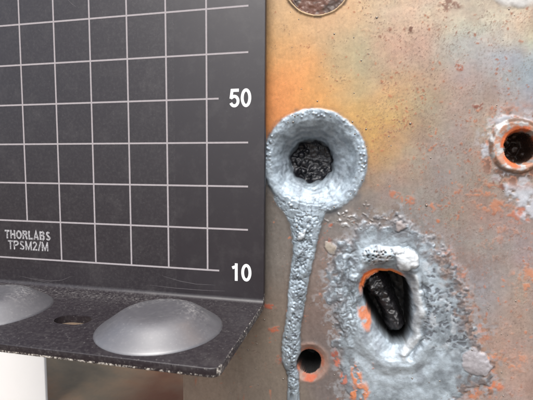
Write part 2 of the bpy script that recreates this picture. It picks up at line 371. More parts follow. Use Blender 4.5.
# pitted right flank
pz = sstep(418, 428, U) * sstep(6, -4, sO) * sstep(360, 340, V) * sstep(245, 262, V)
wp = worley(XX + 1.0 * wu2 + 1.5 * wu, (ZZ + 1.0 * wv2 + 1.5 * wv) * 1.25, 1.35, 7)
pits = sstep(0.40, 0.26, wp + 0.5 * (fbm(XX, ZZ, 0.8, 3, 94) - 0.5)) * sstep(0.40, 0.5, fbm(XX, ZZ, 2.0, 3, 95))
hB -= 0.09 * pits * pz; paint(pits * pz, (104, 108, 116), 0.8); paint(pz * (1 - pits) * sstep(0.5, 0.65, fbm(XX, ZZ, 1.4, 3, 84)), (216, 222, 228), 0.6)
lip = np.min([np.hypot(Uw - (a + (c - a) * t), Vw - (b_ + (d - b_) * t)) for (a, b_), (c, d) in (((414, 278), (419, 310)), ((419, 310), (416, 335)), ((416, 335), (405, 356))) for t in np.linspace(0, 1, 14)], axis=0)
paint(sstep(5, 2.5, lip), (222, 226, 228), 0.7, 0.2, 0.45)
paint(sstep(1.6, 0.6, np.abs(lip - 7.5)) * (Uw > 414) * sstep(270, 285, V), (104, 108, 114), 0.6)
# swirl lines on the left flank
sw = np.sin(sO * 0.62 + 3.5 * wu) * sstep(368, 352, U) * sstep(235, 250, V) * sstep(345, 325, V)
hB += 0.09 * sw * mB; paint(mB * sstep(0.35, 0.9, -sw), (112, 116, 122), 0.6)
# brown bumpy border outside the right flank
bw = sstep(14, 6, np.abs(sO + 1)) * sstep(415, 440, U) * sstep(0.38, 0.56, fbm(XX, ZZ, 1.6, 4, 86))
paint(bw, (158, 126, 108), 0.75, 0.05, 0.75); paint(bw * sstep(0.5, 0.62, fbm(XX, ZZ, 0.9, 3, 83)), (110, 92, 84), 0.8)
# scabby left flank and crust above the hole
sc = sstep(352, 340, U) * mB
hB += sc * 0.14 * (fbm(XX, ZZ, 1.3, 4, 97) - 0.5)
cr = blob(379, 255, 17, 9, -0.15)
hB += cr * (0.7 + 0.7 * (fbm(XX, ZZ, 0.9, 3, 99) - 0.5))
crp = sstep(0.30, 0.14, worley(XX, ZZ, 0.85, 33)) * cr
hB -= 0.5 * crp; paint(crp, (40, 36, 36), 0.9, 0.2, 0.6)
paint(cr * sstep(0.5, 0.65, fine), (200, 186, 178), 0.5)
bl = sstep(48, 18, np.hypot(U - 388, V - 352) ) * sstep(2, 6, sI)
paint(bl, (206, 216, 224), 0.35, 0.4, 0.45)
paint(mB * sstep(-2, -16, -sO - 14) * sstep(0.42, 0.62, fbm(XX, ZZ, 2.6, 4, 98)), (150, 126, 116), 0.7, 0.1, 0.7)
paint(mB * sstep(-22, -6, sO) * sstep(0.40, 0.58, fbm(XX, ZZ, 1.1, 4, 79)), (104, 102, 104), 0.7, 0.2, 0.6)
paint(sstep(16, 4, sO) * (1 - mB) * sstep(0.46, 0.6, fbm(XX, ZZ, 0.9, 4, 78)), (176, 178, 182), 0.7, 0.3, 0.5)
paint(mB * sstep(0.56, 0.72, fbm(XX, ZZ, 3.4, 5, 96)), (132, 138, 146), 0.5)
grow = np.clip(mB + sstep(2, -1, sI - 4), 0, 1)
H = H * (1 - grow) + hB * grow * np.where(sI < 6, 1, mB)
# bright rust on the wall of the hole
paint(sstep(3.6, 1.2, np.abs(sI - 1.2)) * sstep(300, 284, V) * sstep(408, 400, U), (236, 128, 48), 0.95, 0, 0.7)
paint(blob(365, 318, 6, 14, -0.35) * sstep(0.30, 0.5, fbm(XX, ZZ, 1.4, 4, 87)), (224, 128, 74), 0.9, 0, 0.7)
# rust licks at the lower left edge
for u, v, a, b, t in ((357, 374, 4, 9, -0.2), (362, 392, 5, 9, 0.3), (352, 392, 3.5, 7, 0), (372, 366, 2.5, 2.5, 0)):
    mk = blob(u, v, a * 1.4, b * 1.3, t) * sstep(0.40, 0.52, fbm(XX, ZZ, 1.3, 4, 88)); paint(mk, (224, 134, 80), 0.9, 0, 0.75); H += 0.15 * mk
for u, v, a, b in ((337, 362, 3, 4), (343, 378, 3, 5)):
    paint(blob(u, v, a * 1.3, b * 1.3) * sstep(0.4, 0.52, fbm(XX, ZZ, 1.1, 3, 89)), (204, 116, 90), 0.85, 0, 0.75)

# ---- upper crater, its centre line running down as a solidified dribble
TR = [(200,304,30),(207,304.5,25),(214,305,20),(224,306,15.5),(236,306,13),(250,304.5,11.5),(265,302,10.5),(280,299.5,9.6),(300,296.5,8.8),(320,294,8.2),(335,292,8.6),(350,291.5,9.6),(362,290,8),(368,291.5,5.8),(376,293.5,5.4),(390,293.5,5.8),(420,293,6),(520,290,6)]
tv, tc, tw = np.array(TR, float).T
cen = np.interp(V, tv, tc); hw = np.interp(V, tv, tw)
edge = 1.8 * wu2 + 2.0 * wu
sT = np.where(V > 196, (np.abs(U - cen + edge) / hw), 9)       # 0 centre, 1 edge
mT = sstep(1.06, 0.94, sT)
t1 = np.clip(1 - sT ** 2, 0, 1) ** 0.5
rough_core = sstep(0.8, 0.5, sT) * sstep(203, 226, V)
lump = 0.6 + 0.8 * fbm(XX, ZZ, 3.0, 2, 101)
hT = (0.35 + 0.5 * sstep(204, 228, V)) * t1 * lump + rough_core * 0.5 * (fbm(XX, ZZ, 1.3, 5, 103) - 0.5) + 0.5 * np.exp(-((V - 350) / 12) ** 2) * t1
hT -= 0.25 * sstep(0.3, 0.15, worley(XX, ZZ, 1.1, 51)) * rough_core
hT -= 0.7 * np.exp(-(((U - 302) / 4) ** 2 + ((V - 262) / 7) ** 2)) - 0.6 * np.exp(-(((U - 302) / 2) ** 2 + ((V - 262) / 4) ** 2))
a_ang = np.arctan2(V - 162, U - 315)
rO = np.hypot(U - 315, V - 161.5) + 2.4 * wu + 1.2 * wu2
rI = np.hypot((U - 309.5), (V - 161) * 1.02) + 2.0 * wu + 1.6 * wu2
mA = sstep(54.0, 51.0, rO)
w_ = sstep(24, 44, rI)
rm = rI * (1 - w_) + (rO - 1) * w_
hA = np.interp(rm, [0, 20, 22, 23.5, 27, 32, 37, 41, 46, 49, 51.5, 54], [-7, -6.8, -6.2, -3.7, -2.8, -1.8, -0.85, -0.2, 0.16, 0.24, 0.16, 0.0])
hA += sstep(22, 25, rm) * (0.055 * np.sin(rm * 1.5 + 9 * wu + 2 * wu2 + a_ang) * sstep(40, 30, rm) + 0.45 * (fbm(XX, ZZ, 3.0, 4, 107) - 0.5))
flk = vnoise(a_ang * 16, rO * 0.42, 1.0, 4); hA += 0.10 * sstep(40, 46, rO) * (flk - 0.5)
# droplets along the rim
bd = sstep(0.38, 0.1, worley(XX, ZZ, 0.95, 61)) * sstep(0.45, 0.6, fbm(XX, ZZ, 3.0, 2, 62)) * sstep(42, 46, rO) * sstep(53, 50, rO)
hA += 0.26 * bd
hA += 0.55 * np.exp(-((rO - 36) / 10) ** 2) * sstep(0.6, 1.4, a_ang) * sstep(2.6, 1.8, a_ang)
H = np.where(mA > 0, H * (1 - mA) + hA * mA, H)
H = np.where(rO < 44, H, np.where(mT > 0, np.maximum(H, H * (1 - mT) + hT * mT), H))
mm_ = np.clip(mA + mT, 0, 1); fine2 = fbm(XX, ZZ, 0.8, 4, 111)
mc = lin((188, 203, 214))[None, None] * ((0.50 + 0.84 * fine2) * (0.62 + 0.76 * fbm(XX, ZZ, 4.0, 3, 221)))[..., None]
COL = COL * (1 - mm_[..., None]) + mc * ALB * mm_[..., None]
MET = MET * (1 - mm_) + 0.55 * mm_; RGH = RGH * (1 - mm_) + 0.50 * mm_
paint(mA * sstep(38, 28, rm + 7 * wu) * sstep(1.3, 0.2, np.abs(a_ang - 1.6) * 0 + (V - 150) / 40), (112, 120, 128), 0.6)  # soot in the inner bowl, with shade painted in towards its top
paint(mT * sstep(0.50, 0.66, fbm(XX, ZZ, 1.2, 4, 117)) * rough_core, (128, 134, 142), 0.55)
paint(bd, (210, 218, 226), 0.6, 0.7, 0.3)
paint(mA * sstep(40, 46, rO) * sstep(0.55, 0.8, flk), (140, 152, 166), 0.5)
paint(mA * sstep(44, 38, rO) * sstep(0.5, 0.7, vnoise(a_ang * 5 + rO * 0.05, rO * 0.30, 1.0, 14)), (150, 160, 170), 0.5)
ridA = 1 - np.abs(2 * fbm(XX, ZZ + 1.5 * wv, 1.5, 4, 118) - 1)
paint(mT * sstep(0.90, 0.99, ridA) * sstep(0.95, 0.7, sT), (92, 96, 104), 0.6)
H -= 0.18 * mT * sstep(0.88, 0.98, ridA) * (rO > 50)

paint(sstep(1.35, 1.0, sT) * (1 - mT) * sstep(54, 58, rO), (92, 84, 80), 0.55)
RGH += mm_ * 0.35 * (fbm(XX, ZZ, 1.8, 4, 211) - 0.45)
# spatter streaks thrown out between the two craters
zone = np.exp(-(((Uw - 352) / 34) ** 2 + ((Vw - 216 - (U - 352) * 0.12) / 15) ** 2)) * (1 - mT) * sstep(54, 57, rO)
def streaks(ang, off):
    c_, s_ = math.cos(ang), math.sin(ang); a_ = (XX * c_ + ZZ * s_) + 0.5 * wu2; b_ = (-XX * s_ + ZZ * c_) + 0.35 * wv2
    return vnoise(a_, b_ * 3.4, 1.15, off)
st_ = np.maximum(streaks(-0.55, 3), 0.94 * streaks(0.35, 9))
st_ = sstep(0.80, 0.98, st_ + 0.22 * (zone - 0.5)) * sstep(0.15, 0.4, zone)
H += 0.22 * st_; paint(st_, (206, 208, 210), 0.8, 0.5, 0.3)
paint(sstep(0.1, 0.6, zone) * sstep(0.45, 0.6, fbm(XX, ZZ, 1.6, 4, 119)), (118, 112, 110), 0.5)

# ---- small drilled hole beside the dribble
rC = np.hypot(U - 309, (V - 362.5)) + 1.6 * wu2 + 1.5 * wu
mC = sstep(23, 17, rC) * (1 - mT)
hC = np.interp(np.hypot(U - 309, V - 362.5), [0, 10.2, 10.8, 11.6, 15, 19, 23, 27], [-11, -11, -8, -0.9, -0.4, 0.1, 0.12, 0.0]) + 0.25 * (fbm(XX, ZZ, 1.4, 4, 121) - 0.5)
H = np.where((rC < 27), H * (1 - mC) + hC * mC, H)
COL = COL * (1 - mC[..., None]) + (lin((158, 130, 118)) * ALB * (0.6 + 0.8 * fbm(XX, ZZ, 1.5, 4, 122))[..., None]) * mC[..., None]
RGH = RGH * (1 - mC) + 0.6 * mC; MET *= 1 - mC * 0.7
aC = np.arctan2(V - 362.5, U - 309)
paint(sstep(17, 13, rC) * (1 - mT) * sstep(0.35, 0.55, fbm(XX, ZZ, 1.4, 3, 124)), (186, 108, 78), 0.75, 0, 0.7)
paint(blob(309, 378, 7, 3.4, -0.2) * (1 - mT) * sstep(11.5, 12.5, rC), (198, 98, 64), 0.85, 0, 0.75)
paint(sstep(12, 11, rC), (50, 26, 20), 1, 0, 0.7)

# ---- collared hole at the right border
rD = np.hypot((U - 517) * 1.0, (V - 146) * 1.02) + 1.2 * wu2 + 2 * wu
rDi = np.hypot(U - 521.5, V - 147.5) + 1.0 * wu2
mD = sstep(30, 27.5, rD)
hD = np.where(rDi < 18, np.interp(rDi, [0, 14, 15.5, 18], [-7, -6.5, -2.0, -0.2]), np.interp(rD, [15, 20, 24, 27, 30], [0.0, 0.45, 0.6, 0.4, 0.0])) + 0.25 * (fbm(XX, ZZ, 1.6, 3, 131) - 0.5)
H = H * (1 - mD) + hD * mD
paint(sstep(40, 31, rD) * sstep(0.42, 0.6, fbm(XX, ZZ, 2.4, 4, 136)), (92, 70, 62), 0.8, 0.1, 0.8)
for u, v, a, b in ((492, 133, 9, 6), (487, 152, 6, 9), (522, 193, 15, 12), (508, 192, 6, 9), (528, 210, 12, 12), (508, 120, 14, 5)):
    mk = blob(u, v, a, b) * (1 - mD) * sstep(0.3, 0.5, fbm(XX, ZZ, 1.8, 4, 137)); paint(mk, (208, 212, 220), 0.85, 0.2, 0.5); H += 0.12 * mk
COL = COL * (1 - mD[..., None]) + (lin((206, 204, 202)) * ALB * (0.7 + 0.6 * fine2)[..., None]) * mD[..., None]
RGH = RGH * (1 - mD) + 0.45 * mD
paint(mD * sstep(0.50, 0.62, fbm(XX, ZZ, 1.3, 4, 138)), (198, 134, 96), 0.8, 0, 0.7)
paint(mD * sstep(4.4, 2.0, np.abs(rDi - 18.5)) * sstep(0.38, 0.5, fbm(XX, ZZ, 2.2, 4, 133) + 0.15 * sstep(524, 508, U) - 0.08), (222, 112, 54), 0.95, 0, 0.7)
paint(mD * sstep(3.2, 1.2, np.abs(rD - 27)) * sstep(0.40, 0.55, fbm(XX, ZZ, 2.0, 3, 134) + 0.12), (110, 78, 56), 0.9, 0, 0.7)
paint(sstep(17, 15.5, rDi), (96, 60, 36), 1, 0.0, 0.6)

nD = fbm(XX, ZZ, 1.7, 5, 139); zD = sstep(50, 30, rD) * (1 - mD)
paint(zD * sstep(0.50, 0.60, nD), (196, 134, 106), 0.75, 0, 0.75); paint(zD * sstep(0.60, 0.68, nD), (104, 78, 68), 0.8, 0, 0.8); paint(zD * sstep(0.42, 0.34, nD), (206, 206, 212), 0.6, 0.2, 0.5)
H += 0.12 * zD * (nD - 0.5)
# ---- wide shallow recess at the top border
rE = np.hypot(U - 317, V + 17.4) + 0.9 * wu2
mE = sstep(35.5, 33.5, rE)
hE = np.interp(rE, [0, 29.5, 31.2, 32.2, 33.4, 35.5], [-2.6, -2.4, -1.2, 0.22, 0.25, 0]) + sstep(31, 29, rE) * 0.5 * (fbm(XX, ZZ, 1.6, 4, 141) - 0.5)
H = H * (1 - mE) + hE * mE
paint(sstep(37.5, 34, rE) * sstep(0.45, 0.6, fbm(XX, ZZ, 1.6, 4, 143)), (110, 88, 70), 0.8, 0, 0.8)
paint(mE * sstep(31.4, 32.2, rE) * sstep(34.4, 33.6, rE), (196, 168, 132), 0.85, 0.4, 0.45)
paint(mE * sstep(31.8, 31.0, rE), (78, 60, 48), 1, 0.1, 0.7)

# ---- slag beads grown out of the surface, each a piece of its own
SLAG = [(407, 259, 12, (226, 232, 236), 1.0, 0, 1.5, 'smooth pale shiny bead above the slotted hole'), (398, 249, 6, (206, 212, 217), 1.1, 0.4, .8, None), (400, 227, 5, (178, 168, 166), 1.35, 0.3, .45, None),
        (331, 247, 6.5, (178, 168, 154), 1.0, 0.3, .25, None), (476, 362, 13, (182, 178, 182), 1.2, 0.5, .55, 'broad pinkish grey lump at the crater border'), (303, 233, 4.0, (212, 220, 226), 1.5, -1.0, .45, None)]
slag_masks = []
for u, v, r, rgb, ax, ro, h, lb in SLAG:
    c_, s_ = math.cos(ro), math.sin(ro); du, dv = U - u + 7 * wu + 4.0 * wu2, V - v + 7 * wv + 4.0 * wv2
    d = np.hypot((du * c_ + dv * s_) / (r * ax), (-du * s_ + dv * c_) / r)
    dome = np.clip(1 - d ** 2, 0, 1) ** 0.6
    k = int(np.argmin((U - u) ** 2 + (V - v) ** 2)); base_h = H.reshape(-1)[k]
    mk = sstep(1.0, 0.6 if h < .5 else 0.9, d)
    H = H * (1 - 0.6 * mk) + 0.6 * mk * base_h + h * dome * (0.8 + 0.4 * fbm(XX, ZZ, 1.6, 3, 201))
    H -= 0.06 * np.exp(-((d - 1.06) / 0.07) ** 2)
    fl = 0.8 + 0.4 * fbm(XX, ZZ, 1.2, 4, 203)
    COL = COL * (1 - mk[..., None]) + (lin(rgb) * ALB * fl[..., None]) * mk[..., None]
    MET = MET * (1 - mk) + 0.15 * mk; RGH = RGH * (1 - mk) + (0.24 if h > 1.5 else 0.42) * mk
    slag_masks.append((d < 1.0, lb))

# ---- charred insides of the holes
def char(mask, rgb, amp, sc_, off, gloss=0.25):
    global H, COL, MET, RGH
    l = sstep(0.75, 0.1, worley(XX + 0.6 * wu2, ZZ + 0.6 * wv2, sc_, off))
    H = H + mask * (amp * l + amp * 0.5 * (fbm(XX, ZZ, sc_, 3, off) - 0.5))
    COL = COL * (1 - mask[..., None]) + lin(rgb) * (0.5 + fbm(XX, ZZ, 1.5, 3, off + 3))[..., None] * mask[..., None]
    MET = MET * (1 - mask); RGH = RGH * (1 - mask) + gloss * mask
kA = sstep(23, 21.8, rI + 1.2 * np.sin(a_ang * 9) * 0.6)
char(kA, (22, 23, 29), 0.15, 1.4, 151, 0.17)
def domes(pts, mask):
    global H
    for u, v, r, h in pts:
        d = np.hypot(U - u + 1.6 * wu2, V - v + 1.6 * wv2) / r
        H = np.where((d < 1) & (mask > 0.5), np.maximum(H, H * 0.3 + (-6.6 + h) * 0.7 + 0.235 * r * np.clip(1 - d * d, 0, 1) ** 0.5), H)
rg = 1 - np.abs(2 * fbm(XX + wu, ZZ + wv, 2.6, 4, 157) - 1)
H += kA * (1.0 * (rg - 0.75) * sstep(318, 300, U + wu * 30) + 1.9 * (fbm(XX, ZZ, 3.5, 3, 158) - 0.5))
domes([(298, 154, 3.2, 0.7), (295, 163, 2.6, 0.5), (300, 171, 3.2, 0.6), (307, 175, 2.4, 0.8), (304, 150, 2.2, 0.6)], kA)
H += kA * 1.2 * (fbm(XX, ZZ, 1.1, 4, 159) - 0.5)
kB = sstep(0.3, -1.2, sI)
# twisted finger of slag inside the lower hole
def capsule(pts):
    d = np.full(U.shape, 1e9)
    for (a, b_, r0), (c, d_, r1) in zip(pts[:-1], pts[1:]):
        ex, ey = c - a, d_ - b_; t = np.clip(((U - a) * ex + (V - b_) * ey) / (ex * ex + ey * ey), 0, 1)
        d = np.minimum(d, np.hypot(U - a - t * ex, V - b_ - t * ey) / (r0 + (r1 - r0) * t))
    return d
cp = np.minimum(capsule([(373, 284, 12.5), (379, 293, 13)]), capsule([(384, 300, 8.5), (391, 314, 9.5), (397, 331, 11)])) * (1 + 0.5 * wu + 0.3 * wu2)
fing = np.clip(1 - cp ** 2, 0, 1) ** 0.5
H = H + kB * fing * (5.2 + 2.2 * (fbm(XX, ZZ, 1.8, 3, 161) - 0.5))
char(kB, (30, 29, 31), 0.12, 1.6, 163, 0.24)
for u, v, r, h in ((370, 283, 6, 1.2), (379, 279, 5, 0.7), (372, 293, 5, 0.9), (383, 289, 4.5, 0.8), (377, 300, 4, 0.6), (394, 300, 5, -.5)):
    d = np.hypot(U - u + 1.5 * wu2, V - v + 1.5 * wv2) / r; H += kB * h * np.clip(1 - d * d, 0, 1) ** 0.6
COL *= (1 - kB * 0.85 * sstep(0.9, 1.1, cp))[..., None]; H -= kB * 3.0 * sstep(0.95, 1.15, cp)  # void round the finger deepened, its shade also put into the colour
RGH = RGH + kB * 0.5 * sstep(0.9, 1.1, cp)
kE = sstep(31, 30, rE)
char(kE, (72, 50, 38), 0.12, 1.3, 171, 0.6)
paint(kE * sstep(0.5, 0.62, fbm(XX, ZZ, 2.0, 3, 173)), (124, 74, 50), 0.7, 0, 0.7)
kD = sstep(16.4, 15.8, rDi)
char(kD, (60, 44, 36), 1.6, 1.8, 181, 0.25)
rCs = np.hypot(U - 309, V - 362.5) + 0.3 * np.sin(3 * aC); kC = sstep(12.2, 11.9, rCs)
char(kC, (10, 8, 8), 0.0, 1.5, 191, 0.8)

# ---- faces to the parts of the plate
nz, nx = XX.shape
VX = np.stack([XX, PY - H, ZZ], -1).reshape(-1, 3)
idx = np.arange(nz * nx).reshape(nz, nx)
quads = np.stack([idx[:-1, :-1], idx[:-1, 1:], idx[1:, 1:], idx[1:, :-1]], -1).reshape(-1, 4)
cm = lambda A: ((A[:-1, :-1] + A[1:, 1:]) / 2).reshape(-1)
lab = np.zeros(len(quads), int)
lab[cm(mB) > 0.5] = 1; lab[cm(mT) > 0.5] = 3; lab[(cm(mA) > 0.5)] = 2
lab[(cm(mC) > 0.5) & (cm(mT) < 0.5) & (cm(rC) < 20)] = 4; lab[cm(mD) > 0.5] = 5; lab[(cm(mE) > 0.5)] = 6
lab[cm(kB) > 0.5] = 7; lab[cm(kA) > 0.5] = 8; lab[cm(kC) > 0.5] = 9; lab[cm(kD) > 0.5] = 10; lab[cm(kE) > 0.5] = 11

for i_, (m_, lb) in enumerate(slag_masks): lab[cm(m_.astype(float)) > 0.5] = 20 + i_
plate = empty('steel_plate', (60, PY + TH / 2, GZ))
tag(plate, 'weathered upright steel plate with burnt craters, holes and orange heat tint behind the black screen', 'steel plate')

def piece(name, sel, mat, parent, label=None):
    f = quads[sel]; ids, inv = np.unique(f, return_inverse=True); f = inv.reshape(f.shape)
    me = bpy.data.meshes.new(name); v = VX[ids] * S
    me.vertices.add(len(v)); me.vertices.foreach_set('co', v.ravel())
    me.loops.add(f.size); me.loops.foreach_set('vertex_index', f.ravel())
    me.polygons.add(len(f)); me.polygons.foreach_set('loop_start', np.arange(0, f.size, 4)); me.polygons.foreach_set('loop_total', np.full(len(f), 4))
    me.update(); me.validate(); me.polygons.foreach_set('use_smooth', [True] * len(f))
    a = me.attributes.new('tint', 'FLOAT_COLOR', 'POINT')
    c4 = np.ones((len(ids), 4)); c4[:, :3] = np.clip(COL.reshape(-1, 3)[ids], 0.001, 0.9); a.data.foreach_set('color', c4.ravel())
    for nm, A in (('metal', MET), ('rough', RGH)):
        a = me.attributes.new(nm, 'FLOAT', 'POINT'); a.data.foreach_set('value', np.clip(A.reshape(-1)[ids], 0, 1))
    o = bpy.data.objects.new(name, me); C.objects.link(o); me.materials.append(mat)
    if parent:
        o.parent = parent
        base = parent
        loc = Vector((0, 0, 0))
        while base: loc -= base.location; base = base.parent
        o.location = loc
    return tag(o, label)

piece('plate_face', lab == 0, M_STEEL, plate)
cb = piece('melted_crater', lab == 1, M_MELT, plate, 'wide grey melted crater with ripples and pits round the long slotted hole')
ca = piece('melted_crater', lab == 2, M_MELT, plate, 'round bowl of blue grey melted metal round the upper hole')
piece('melted_dribble', lab == 3, M_MELT, plate, 'rough silver run of solidified metal below the round crater')
cc = piece('rusted_rim', lab == 4, M_STEEL, plate, 'pink and orange eroded rim of the small black hole')
cd = piece('hole_collar', lab == 5, M_MELT, plate, 'raised white and orange collar round the right hole')
ce = piece('recess_rim', lab == 6, M_MELT, plate, 'thin bright rim of the wide recess at the top')
piece('hole_lining', lab == 7, M_CHAR, cb, 'glossy black slag twisted inside the slotted hole')
piece('hole_lining', lab == 8, M_CHAR, ca, 'lumpy black slag inside the round hole')
piece('hole_lining', lab == 9, M_CHAR, cc, 'black empty bore')
piece('hole_lining', lab == 10, M_CHAR, cd, 'dark brown inside of the collared hole')
piece('hole_lining', lab == 11, M_CHAR, ce, 'dark rusty floor of the recess')

for i_, (m_, lb) in enumerate(slag_masks): piece('slag_bead', lab == 20 + i_, M_MELT, plate, lb)
# the plate's body behind its face: four sides and the back, closed on the face's own border
m_side = simple('plate_side_steel', (0.17, 0.12, 0.09), 0.7, 0.5, 0.6, 0.4)
loop = np.concatenate([idx[0, :], idx[1:, -1], idx[-1, -2::-1], idx[-2:0:-1, 0]])
lv = VX[loop]; bv = lv.copy(); bv[:, 1] = PY + TH
n_ = len(loop)
link('plate_body', mesh_from('plate_body', list(lv) + list(bv), [(i, i + n_, (i + 1) % n_ + n_, (i + 1) % n_) for i in range(n_)] + [tuple(range(n_, 2 * n_))[::-1]], False), m_side, plate)

# beads: small spatter as one part, large slag beads one by one
def hnear(x, z):
    return H[min(max(np.searchsorted(zs, z), 0), nz - 1), min(max(np.searchsorted(xs, x), 0), nx - 1)]
def bead_mesh(bm, x, z, r, flat=0.6, seg=10, ring=6, jit=0.0, ax=1.0, rot_=0.0):
    y = PY - hnear(x, z)
    ret = bmesh.ops.create_uvsphere(bm, u_segments=seg, v_segments=ring, radius=1)
    ph = random.random() * 6
    for v in ret['verts']:
        c_ = v.co.copy(); k = 1 + jit * (math.sin(c_.x * 3.1 + ph) + math.sin(c_.z * 4.3 + ph * 2) + 0.5 * math.sin(c_.y * 9 + ph))
        px, pz = c_.x * r * k * ax, c_.z * r * k
        px, pz = px * math.cos(rot_) - pz * math.sin(rot_), px * math.sin(rot_) + pz * math.cos(rot_)
        v.co = Vector(((x + px) * S, (y + c_.y * r * flat * k) * S, (z + pz) * S))
def slag_mesh(bm, x, z, r, flat, ax, rot_):
    y = PY - hnear(x, z); ret = bmesh.ops.create_icosphere(bm, subdivisions=4, radius=1); o_ = Vector((random.random() * 20, 3, 5))
    for v in ret['verts']:
        c_ = v.co.copy(); k = 1 + 0.38 * mnoise.noise(c_ * 1.1 + o_) + 0.20 * mnoise.noise(c_ * 2.6 + o_) + 0.07 * mnoise.noise(c_ * 7 + o_)
        px, pz = c_.x * r * k * ax, c_.z * r * k
        px, pz = px * math.cos(rot_) - pz * math.sin(rot_), px * math.sin(rot_) + pz * math.cos(rot_)
        v.co = Vector(((x + px) * S, (y + c_.y * r * flat * k) * S, (z + pz) * S))
m_bead = simple('spatter_metal', (0.26, 0.235, 0.21), 0.35, 0.5, 1.3, 0.2, 0.7)
bm = bmesh.new(); nb = 0
while nb < 200:
    u, v = random.uniform(205, 560), random.uniform(-20, 420)
    p = at(u, v, PY)
    if p[0] < 0 or hnear(p[0], p[2]) < -0.3: continue
    if math.hypot(u - 315, v - 162) < 50: continue
    r = abs(random.gauss(0, 0.08)) + 0.05
    bead_mesh(bm, p[0], p[2], min(r, 0.36), 0.7, 7, 5); nb += 1
for i in range(28):                       # ring of droplets on the crater's rim
    a = random.uniform(-2.6, 2.2); rr = random.gauss(49, 2.2); p = at(315 + rr * math.cos(a), 161.5 + rr * math.sin(a), PY)
    bead_mesh(bm, p[0], p[2], random.uniform(0.08, 0.24), 0.7, 7, 5)
me = bpy.data.meshes.new('spatter_beads'); bm.to_mesh(me); bm.free(); me.polygons.foreach_set('use_smooth', [True] * len(me.polygons))
tag(link('spatter_beads', me, m_bead, plate), 'fine metal droplets splashed over the plate', kind='stuff')

# ------------------------------------------------------------------ black screen bent to an L, with printed grid
T = 1.6
XR, XL = 13.75, -78.0
YF, ZT = -31.8, 2.95; ZB = ZT - T
ZTOP = 108.0
DISH = [(-2.9, -18.5), (-43.8, -17.6)]; DISH_R = 12.2; SLOT = (-22.2, -19.0)
M_BLACK = black_material(); M_BOSS = black_material('glossy_black_lacquer', True)
screen = empty('laser_screen', (-30, -12, ZB))
tag(screen, 'black bent metal screen with printed white grid, numbers 10 and 50, bossed foot', 'gridded screen')

def arc(cy, cz, r, a0, a1, n):
    return [(cy + r * math.cos(math.radians(a0 + (a1 - a0) * i / n)), cz + r * math.sin(math.radians(a0 + (a1 - a0) * i / n))) for i in range(n + 1)]
ri = 1.1
prof = [(YF, ZB), (YF, ZT)] + arc(-ri, ZT + ri, ri, -90, 0, 6) + [(0, ZTOP), (T, ZTOP)] + arc(-ri, ZT + ri, ri + T, 0, -90, 8)
bm = bmesh.new()
A = [bm.verts.new((XL * S, y * S, z * S)) for y, z in prof]; B = [bm.verts.new((XR * S, y * S, z * S)) for y, z in prof]
n_ = len(prof)
bm.faces.new(A); bm.faces.new(B[::-1])
for i in range(n_): bm.faces.new((A[i], B[i], B[(i + 1) % n_], A[(i + 1) % n_]))
bmesh.ops.recalc_face_normals(bm, faces=bm.faces)
e = bm.edges.get((B[0], B[1])); bmesh.ops.bevel(bm, geom=[e], offset=1.7 * S, segments=6, affect='EDGES', profile=0.5)
sharp = [e for e in bm.edges if len(e.link_faces) == 2 and e.calc_face_angle(0) > math.radians(50)]
bmesh.ops.bevel(bm, geom=sharp, offset=0.2 * S, segments=3, affect='EDGES', profile=0.5)
me = bpy.data.meshes.new('bent_panel'); bm.to_mesh(me); bm.free()
body = bpy.data.objects.new('bent_panel', me); C.objects.link(body)

def solid(vs, fs):
    me = mesh_from('cutter', vs, fs, False); bm = bmesh.new(); bm.from_mesh(me)
    bmesh.ops.recalc_face_normals(bm, faces=bm.faces); bm.to_mesh(me); bm.free(); return me
def lathe(cx, cy, pts, seg=96):
    """closed solid of revolution about a vertical axis, pts = (radius, z) from bottom centre to top centre"""
    vs = []; fs = []
    for r, z in pts[1:-1]:
        for k in range(seg):
            a = 2 * math.pi * k / seg; vs.append((cx + r * math.cos(a), cy + r * math.sin(a), z))
    n = len(pts) - 2
    for i in range(n - 1):
        for k in range(seg):
            fs.append((i * seg + k, i * seg + (k + 1) % seg, (i + 1) * seg + (k + 1) % seg, (i + 1) * seg + k))
    vs.append((cx, cy, pts[0][1])); vs.append((cx, cy, pts[-1][1])); b0, b1 = len(vs) - 2, len(vs) - 1
    for k in range(seg):
        fs.append((b0, (k + 1) % seg, k)); fs.append((b1, (n - 1) * seg + k, (n - 1) * seg + (k + 1) % seg))
    return solid(vs, fs)
def boss_profile(hole):
    p = [(0, ZT - 0.3), (DISH_R, ZT - 0.3), (DISH_R, ZT + 0.02), (11.8, ZT + 0.36), (11.2, ZT + 0.78), (10.4, ZT + 1.32), (9.5, ZT + 1.95), (8.7, ZT + 2.52), (8.0, ZT + 2.98), (7.4, ZT + 3.28), (6.8, ZT + 3.5), (6.1, ZT + 3.65), (5.2, ZT + 3.74), (3.5, ZT + 3.8), (1.2, ZT + 3.82)]
    if hole: p += [(1.0, ZT + 3.78), (0.95, ZT + 2.4), (0, ZT + 2.4)]
    else: p += [(0, ZT + 3.82)]
    return p
cut = []
sl = []
for k in range(32):
    a = 2 * math.pi * k / 32; sl.append((SLOT[0] + 2.7 * math.cos(a) + (1.2 if math.cos(a) > 0 else -1.2), SLOT[1] + 2.35 * math.sin(a)))
cut.append(solid([(x, y, ZB - 1) for x, y in sl] + [(x, y, ZT + 1) for x, y in sl], [tuple(range(32))[::-1], tuple(range(32, 64))] + [(i, (i + 1) % 32, (i + 1) % 32 + 32, i + 32) for i in range(32)]))
tmp = []
for cme in cut:
    o = bpy.data.objects.new('cutter', cme); C.objects.link(o); tmp.append(o)
    md = body.modifiers.new('cut', 'BOOLEAN'); md.operation = 'DIFFERENCE'; md.solver = 'EXACT'; md.object = o
bpy.context.view_layer.update()
dg = bpy.context.evaluated_depsgraph_get()
